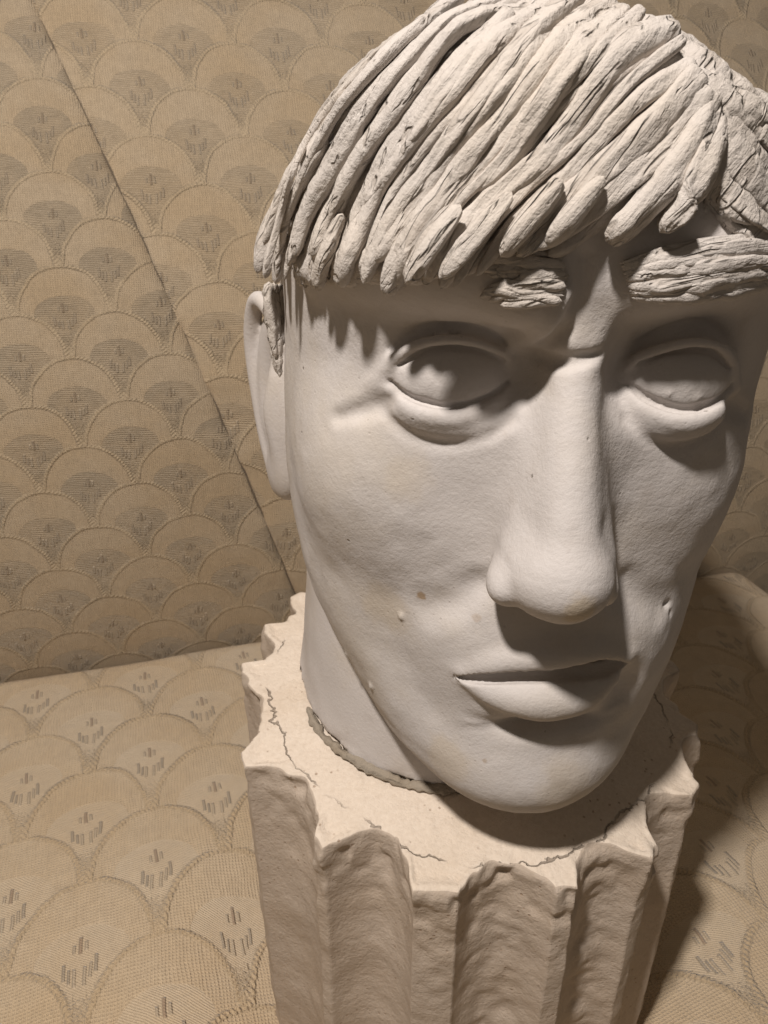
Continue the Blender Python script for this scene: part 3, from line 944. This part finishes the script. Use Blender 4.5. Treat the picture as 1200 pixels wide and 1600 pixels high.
SEAT_DIP = -353.0
def build_column():
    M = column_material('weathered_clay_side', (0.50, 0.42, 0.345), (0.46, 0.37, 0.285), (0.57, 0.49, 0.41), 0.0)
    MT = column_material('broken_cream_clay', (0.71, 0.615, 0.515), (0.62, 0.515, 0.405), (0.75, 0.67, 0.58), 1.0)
    root_loc = to_world(np.array([CX, CY, SEAT_DIP]))
    tips = np.array([-215, -199, -184, -155, -127, -101, -75, -53, -31, -12, 10, 33, 57, 81, 104, 126]) * 1.0
    half = np.array([1.5, 1.5, 1.6, 2.0, 1.5, 4.4, 2.0, 2.2, 2.2, 2, 2, 2, 2, 2, 2, 2])
    depth = np.array([9, 9, 10, 12, 14.5, 12, 11, 10, 8, 7, 10, 10, 10, 10, 10, 10])
    nth = 1080
    th = -215 + np.arange(nth) / nth * 360.0
    ext = np.r_[tips, tips[0] + 360]
    i = np.searchsorted(ext, th, side='right') - 1
    lo = ext[i] + half[i]; hi = ext[i + 1] - np.r_[half, half[0]][i + 1]
    s = np.clip((th - lo) / (hi - lo), 0, 1)
    shape = np.maximum(0, 1 - (2 * s - 1) ** 2) ** 0.8
    dep = depth[i]
    rad = np.radians(th)
    ct, st = np.cos(rad), np.sin(rad)
    rtip = 88 + 2.0 * vnoise(np.stack([ct * 40, st * 40, np.zeros(nth)], -1), 17, 4)
    rows = []
    nz = 130
    zb = SEAT_DIP
    for k in range(nz):                                       # side, bottom to rim
        f = k / (nz - 1)
        R = (86.5 + (rtip - 86.5) * f ** 1.2)
        if f < .05: R = R - 5 * (1 - f / .05) ** 2
        d = dep * (0.62 + 0.38 * f ** 2) * shape
        r0 = R - d
        Yy = CY + r0 * st
        zt = col_top(Yy, CX + r0 * ct) - 0.9
        z = zb + (zt - zb) * f
        Pn = np.stack([CX + r0 * ct, Yy, z], -1)
        lump = 0.55 * fbm(Pn, 17, 2, 50) + 0.18 * fbm(Pn, 5, 2, 57) + (0.7 * vnoise(np.stack([Pn[:, 0], Pn[:, 1], Pn[:, 2] * .8], -1), 14, 51) * shape)
        strong = ((th > -102) & (th < -50)) * shape
        lump = lump + strong * 1.0 * fbm(np.stack([Pn[:, 0], Pn[:, 1], Pn[:, 2] * 1.3], -1), 9, 2, 52)
        chip = (2.6 * np.clip(vnoise(Pn, 5, 53), -.3, 1) + 2.2 * vnoise(np.stack([Pn[:, 0], Pn[:, 1], Pn[:, 2] * .4], -1), 11, 54)) * f ** 9
        r = r0 + lump - chip
        rows.append(np.stack([CX + r * ct, CY + r * st, z], -1))
    rim = rows[-1]; rr = np.hypot(rim[:, 0] - CX, rim[:, 1] - CY)
    for k, (din, up) in enumerate([(0.5, 0.65), (1.5, 0.95), (3, 1.0)]):
        r = rr - din
        rows.append(np.stack([CX + r * ct, CY + r * st, rim[:, 2] + up + (.25 * vnoise(rim, 3.0, 61) + .8 * vnoise(rim, 7.0, 66))], -1))
    nt = 46
    for k in range(1, nt + 1):
        f = k / nt
        r = (rr - 3) * (1 - f) + 0.5 * f
        Yy = CY + r * st; Xx = CX + r * ct
        Pn = np.stack([Xx, Yy, np.zeros(nth)], -1)
        edge = np.clip((r - 60) / 28, 0, 1)
        z = col_top(Yy, Xx) + 0.1 - 1.6 * edge ** 2 * (1 - shape * .5) + (0.5 * fbm(Pn, 12, 3, 62) + .25 * vnoise(Pn, 3, 63)) * np.clip(f * 4, .3, 1)
        rows.append(np.stack([Xx, Yy, z], -1))
    bottom = rows[0].copy(); 
    r = np.full(nth, 1.0); rows.insert(0, np.stack([CX + r * ct, CY + r * st, np.full(nth, zb)], -1))
    V = np.vstack(rows)
    Q = grid_faces(len(rows), nth, True)
    root = thing('column_pedestal', 'short fluted cream clay column with broken scalloped rim carrying the plaster head', 'pedestal', tuple(root_loc))
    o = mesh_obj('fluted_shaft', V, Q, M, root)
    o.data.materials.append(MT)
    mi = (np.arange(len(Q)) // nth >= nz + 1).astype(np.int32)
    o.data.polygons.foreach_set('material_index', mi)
    return root
# ------------------------------------------------------------------ upholstered sofa
YAW = math.radians(15.0)
EU = np.array([math.cos(YAW), math.sin(YAW)]); EV = np.array([-math.sin(YAW), math.cos(YAW)])
FAN_W, FAN_H = 69.0, 40.0

def sofa_uv(P):
    return P[..., 0] * EU[0] + P[..., 1] * EU[1], P[..., 0] * EV[0] + P[..., 1] * EV[1]

def sofa_xy(u, v):
    return u * EU[0] + v * EV[0], u * EU[1] + v * EV[1]

def fabric_material(name, tone, sheen_tint=.4, twill=False):
    g = NT(name)
    uvn = g.n('ShaderNodeUVMap'); uvn.uv_map = 'cloth'
    sep = g.n('ShaderNodeSeparateXYZ'); g.t.links.new(uvn.outputs[0], sep.inputs[0])
    wn = g.n('ShaderNodeTexNoise'); g.t.links.new(uvn.outputs[0], wn.inputs['Vector'])
    wn.inputs['Scale'].default_value = 0.035; wn.inputs['Detail'].default_value = 2
    ws = g.n('ShaderNodeSeparateXYZ'); g.t.links.new(wn.outputs['Color'], ws.inputs[0])
    U = g.add(sep.outputs[0], g.mul(g.sub(ws.outputs[0], .5), 5.0))          # millimetres on the cloth, slightly pulled
    Vv = g.add(sep.outputs[1], g.mul(g.sub(ws.outputs[1], .5), 5.0))
    p = g.div(U, FAN_W); q = g.div(Vv, FAN_H)
    k = g.m('CEIL', q)
    par = g.m('FLOORED_MODULO', k, 2.0)
    x1 = g.sub(g.m('FRACT', g.add(p, g.mul(par, .5), .5)), .5)
    x2 = g.sub(g.m('FRACT', g.add(p, g.mul(g.sub(1.0, par), .5), .5)), .5)
    s = g.sqrt(g.max(g.sub(1.0, g.mul(x1, x1, 4.62)), 0.0))
    yk = g.sub(k, g.sub(1.0, s))
    e = g.mul(g.sub(q, yk), FAN_H)
    slope = g.div(g.mul(x1, 4.62 * FAN_H / FAN_W), g.max(s, .12))
    dist = g.div(e, g.sqrt(g.add(1.0, g.mul(slope, slope))))
    inside = g.m('LESS_THAN', e, 0.0)
    du = g.mixf(inside, x2, x1)
    dv = g.add(g.sub(k, q), g.sub(1.0, inside))
    cu = g.uv_vec = None
    # rope outline
    rag = g.noise(uvn.outputs[0], 0.9, 2)
    rope = g.smooth(g.add(g.abs(g.add(dist, .4)), g.mul(g.sub(rag, .5), 2.6)), 0.7, 2.2, 1, 0)
    twist = g.m('SINE', g.mul(g.add(g.mul(U, 1.0), g.mul(Vv, 0.55)), 2.3))
    twist2 = g.m('SINE', g.mul(g.sub(g.mul(U, .8), g.mul(Vv, 0.9)), 2.1))
    tw = g.mixf(g.m('GREATER_THAN', x1, 0.0), twist, twist2)
    # satin fan
    dd = g.div(du, .30)
    top = g.add(.64, g.mul(.40, g.sub(1.0, g.sqrt(g.max(g.sub(1.0, g.mul(dd, dd)), 0.0)))))
    satin = g.mul(g.smooth(g.sub(dv, top), -.012, .012), g.m('LESS_THAN', g.abs(du), .30))
    satin = g.mul(satin, g.sub(1.0, g.mul(rope, .7)))
    # embroidered dashes
    dum = g.mul(du, FAN_W); dvm = g.mul(dv, FAN_H)
    def bars(lst):
        r = 0.0
        for (a, b, w, h) in lst:
            d = g.max(g.sub(g.abs(g.sub(dum, a)), w / 2), g.mul(g.sub(g.abs(g.sub(dvm, b)), h / 2), .6))
            mk = g.smooth(d, -.25, .3, 1, 0)
            r = mk if isinstance(r, float) else g.max(r, mk)
        return r
    H = FAN_H
    red = bars([(0.2, .90 * H, 1.3, 8.5)])
    blue = bars([(-6.9, 1.20 * H, 1.3, 8.0), (6.7, 1.17 * H, 1.3, 8.5), (-4.6, 1.27 * H, 1.0, 6.5)])
    pale = bars([(-2.6, .93 * H, 1.1, 4.0), (2.7, .92 * H, 1.2, 4.6), (-2.3, 1.30 * H, 1.2, 8.0), (2.1, 1.30 * H, 1.2, 8.5), (4.5, 1.24 * H, 1.1, 7.0)])
    worn = g.smooth(g.noise(uvn.outputs[0], .03, 3), .35, .65, .6, 1.2)
    # weave
    wu = g.m('SINE', g.mul(U, 2 * math.pi / 1.6)); wv = g.m('SINE', g.mul(Vv, 2 * math.pi / 1.6))
    warp = g.noise(g.mapping(uvn.outputs[0], (1.2, .05, 1)), 1.0, 2)
    weft = g.noise(g.mapping(uvn.outputs[0], (.06, 1.3, 1)), 1.0, 2)
    matte_h = g.add(g.mul(g.max(wu, wv), .22), g.mul(warp, .5))
    lines = g.m('SINE', g.mul(g.add(Vv, g.mul(U, .8 if twill else .10)), 2 * math.pi / (1.3 if twill else 1.85)))
    satin_h = g.add(g.mul(lines, .12 if twill else .22), g.mul(weft, .4))
    fuzz = g.noise(uvn.outputs[0], 1.4, 3, .7)
    hgt = g.add(g.mixf(satin, matte_h, satin_h), g.mul(rope, worn, g.add(.95, g.mul(tw, .28))), g.mul(g.max(g.max(red, blue), pale), .8), g.mul(fuzz, .55))
    big = g.noise(uvn.outputs[0], .012, 4, .6)
    mott = g.noise(uvn.outputs[0], .16, 4, .65)
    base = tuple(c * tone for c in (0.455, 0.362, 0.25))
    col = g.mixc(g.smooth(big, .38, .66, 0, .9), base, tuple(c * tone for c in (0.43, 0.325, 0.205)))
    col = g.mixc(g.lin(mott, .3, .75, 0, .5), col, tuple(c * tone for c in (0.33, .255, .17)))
    col = g.mixc(g.mul(satin, sheen_tint, worn), col, tuple(c * tone for c in ((0.45, 0.395, 0.315) if twill else (0.29, 0.24, 0.175))))  # woven satin; its view-dependent sheen is painted into the colour, panel by panel
    gap = g.mul(g.sub(1.0, satin), g.smooth(g.min(g.abs(wu), g.abs(wv)), 0.0, .3, .28, 0))
    col = g.mixc(gap, col, (0.10, 0.07, 0.04))
    col = g.mixc(g.mul(g.smooth(lines, -.9, -.2, 1, 0), satin, .12 if twill else .35), col, (0.15, 0.11, 0.07))
    col = g.mixc(g.mul(rope, 0.34 if twill else .35), col, tuple(c * tone for c in ((0.33, 0.24, 0.135) if twill else (0.46, 0.365, 0.24))))
    col = g.mixc(g.mul(red, .5), col, (0.25, 0.14, 0.09) if twill else (.30, .22, .15))
    col = g.mixc(g.mul(blue, .42), col, (0.20, 0.19, 0.18) if twill else (.44, .36, .27))
    col = g.mixc(g.mul(pale, .5), col, (0.52, 0.43, 0.32))
    g.set(g.b.inputs['Base Color'], col)
    g.set(g.b.inputs['Roughness'], g.mixf(satin, .68, .36))
    g.b.inputs['Specular IOR Level'].default_value = 0.5
    g.b.inputs['Sheen Weight'].default_value = 0.15
    g.b.inputs['Sheen Roughness'].default_value = 0.4
    g.set(g.b.inputs['Normal'], g.bump(hgt, 0.95, 0.00125))
    return g.mat

BACK_V0 = 492.0
def back_depth(u, Z):
    """distance v of the backrest face at height Z"""
    h = Z + 340.0
    hc = np.clip(h, -60, 420)
    v = BACK_V0 + 8 - 0.16 * hc + 0.00118 * hc ** 2 + (h - hc) * 0.5
    return v

def build_sofa():
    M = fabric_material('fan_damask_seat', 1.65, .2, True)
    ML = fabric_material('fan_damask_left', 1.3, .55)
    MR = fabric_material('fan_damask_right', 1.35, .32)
    root = thing('upholstered_sofa', 'old sofa upholstered in gold beige damask with woven fan motifs', 'sofa', tuple(to_world(np.array([0, 400, -420]))))
    # seat cushion: rounded slab in the sofa's own frame
    u0, u1, v0, v1 = -520.0, 420.0, -60.0, 497.0
    nu, nv = 260, 190
    def edge_axis(a, b, n, r):
        return np.concatenate([a + r * (1 - np.cos(np.linspace(0, np.pi / 2, 10)[:-1])), np.linspace(a + r, b - r, n), b - r + r * np.sin(np.linspace(0, np.pi / 2, 10)[1:])])
    ru = 26.0
    us = edge_axis(u0, u1, nu, ru); vs_ = edge_axis(v0, v1, nv, ru)
    U, Vg = np.meshgrid(us, vs_, indexing='ij')
    X, Y = sofa_xy(U, Vg)
    def drop(t, a, b, r):
        d = np.maximum(0, np.maximum(a + r - t, t - (b - r))) / r
        return r * (1 - np.sqrt(np.maximum(0, 1 - d ** 2)))
    top = -336.0 - drop(U, u0, u1, ru) - drop(Vg, v0, v1, 14.0)
    rc = np.hypot(X - CX, Y - CY)
    top = top - 17.0 / (1 + np.exp((rc - 103) / 13.0))
    top = top + 2.4 * fbm(np.stack([X, Y, 0 * X], -1), 120, 2, 70) + 2.0 * np.exp(-((rc - 135) / 30) ** 2)
    top = np.where(rc < 78, np.minimum(top, SEAT_DIP - 0.2), top)
    Vt = np.stack([X, Y, top], -1).reshape(-1, 3)
    Qt = grid_faces(len(us), len(vs_))[:, ::-1]
    # skirt and underside
    nU, nV = len(us), len(vs_)
    idx = np.arange(nU * nV).reshape(nU, nV)
    loop = np.concatenate([idx[:, 0], idx[-1, 1:], idx[::-1, -1][1:], idx[0, ::-1][1:-1]])
    low = Vt[loop].copy(); low[:, 2] = -430
    Vall = np.vstack([Vt, low])
    b0 = len(Vt) + np.arange(len(loop))
    sk = np.stack([loop, np.roll(loop, -1), np.roll(b0, -1), b0], 1)[:, ::-1]
    # pattern phase from one motif in the photograph
    def phase(px, py, Z, rot=0.0):
        q = at_z(px, py, Z)
        return sofa_uv(q)
    mu, mv = phase(244, 1362, -336.0)
    rot = math.radians(-2.5)
    def clothuv(u, v, mu, mv, rot=0.0, sv=1.0, su_=1.0):
        a, b = (u - mu) * su_, (v - mv) * sv
        c, s = math.cos(rot), math.sin(rot)
        return np.stack([a * c - b * s + 0.5 * FAN_W * 0, a * s + b * c + FAN_H * 98.9], -1)
    uu, vv = sofa_uv(Vall)
    uv = clothuv(uu, vv, mu, mv, rot)
    mesh_obj('seat_cushion', Vall, np.vstack([Qt, sk]), M, root, uv=uv)

    # backrest: two panels that meet in a sunken seam
    def on_back(px, py):
        r = ray(px, py); t = np.linspace(300, 900, 2401)
        P = r * t[:, None]; P[:, 0] -= X0
        u, v = sofa_uv(P)
        i = np.argmax(v > back_depth(u, P[:, 2]))
        return u[i], P[i, 2]
    seam_px = [(40, 0), (150, 190), (250, 420), (330, 640), (400, 800), (470, 930)]
    seam = np.array([on_back(*p) for p in seam_px])
    zs = np.linspace(-395, 330, 210)
    pf = np.polyfit(seam[:, 1], seam[:, 0], 2)
    zc = np.clip(zs, -330, 120)
    su = np.polyval(pf, zc) + (zs - zc) * np.polyval(np.polyder(pf), zc)
    lean = np.sqrt(1 + 0.47 ** 2)
    def panel(side, mpx, sv):
        w = np.concatenate([np.linspace(0, 24, 26)[:-1], np.linspace(24, 760, 160)])
        rows = []; uvs = []
        m = on_back(*mpx)
        for z, s in zip(zs, su):
            u = s + side * w
            v = back_depth(u, np.full_like(u, z)) + 2.6 * np.exp(-w / 2.2) - (1.5 if side < 0 else 0) * (1 - np.exp(-w / 9.0)) + 0.3 * side
            x, y = sofa_xy(u, v)
            p = np.stack([x, y, np.full_like(u, z)], -1)
            v2 = 1.6 * vnoise(np.stack([0 * u, 0 * u, np.full_like(u, z)], -1), 13, 91 + side) * np.exp(-w / 12.0) + 2.5 * fbm(np.stack([u, np.zeros_like(u), np.full_like(u, z)], -1), 130, 2, 80 + side)
            p[:, 0] += EV[0] * v2; p[:, 1] += EV[1] * v2
            rows.append(p)
            uvs.append(clothuv(u, np.full_like(u, z) * lean, m[0], m[1] * lean, 0.0, sv, 1.19 if side < 0 else 1.09))
        V = np.vstack(rows); UV = np.vstack(uvs)
        Q = grid_faces(len(zs), len(w))
        if side < 0: Q = Q[:, ::-1]
        return mesh_obj('backrest_panel', V, Q, ML if side < 0 else MR, root, uv=UV)
    panel(-1, (187, 560), 1.376)
    panel(1, (219, 143), 1.28)
    # back seam thread
    P = []
    for z, s in zip(zs, su):
        v = back_depth(s, z) + 2.4
        x, y = sofa_xy(s, v); P.append((x, y, z))
    P = np.array(P)
    P = P + 0.9 * np.stack([vnoise(P, 9, 3), vnoise(P, 9, 4) * .4, 0 * P[:, 0]], -1)
    gth = NT('seam_thread'); gth.b.inputs['Base Color'].default_value = (0.13, 0.10, 0.07, 1); gth.b.inputs['Roughness'].default_value = .9
    Vv, Qq = sweep(P, np.full(len(P), 0.7), np.tile([-EV[0], -EV[1], 0.0], (len(P), 1)), 8, 1.0, 5, .4)
    mesh_obj('seam', Vv, Qq, gth.mat, root)
    return root
build_sofa()
build_column()
build_head()
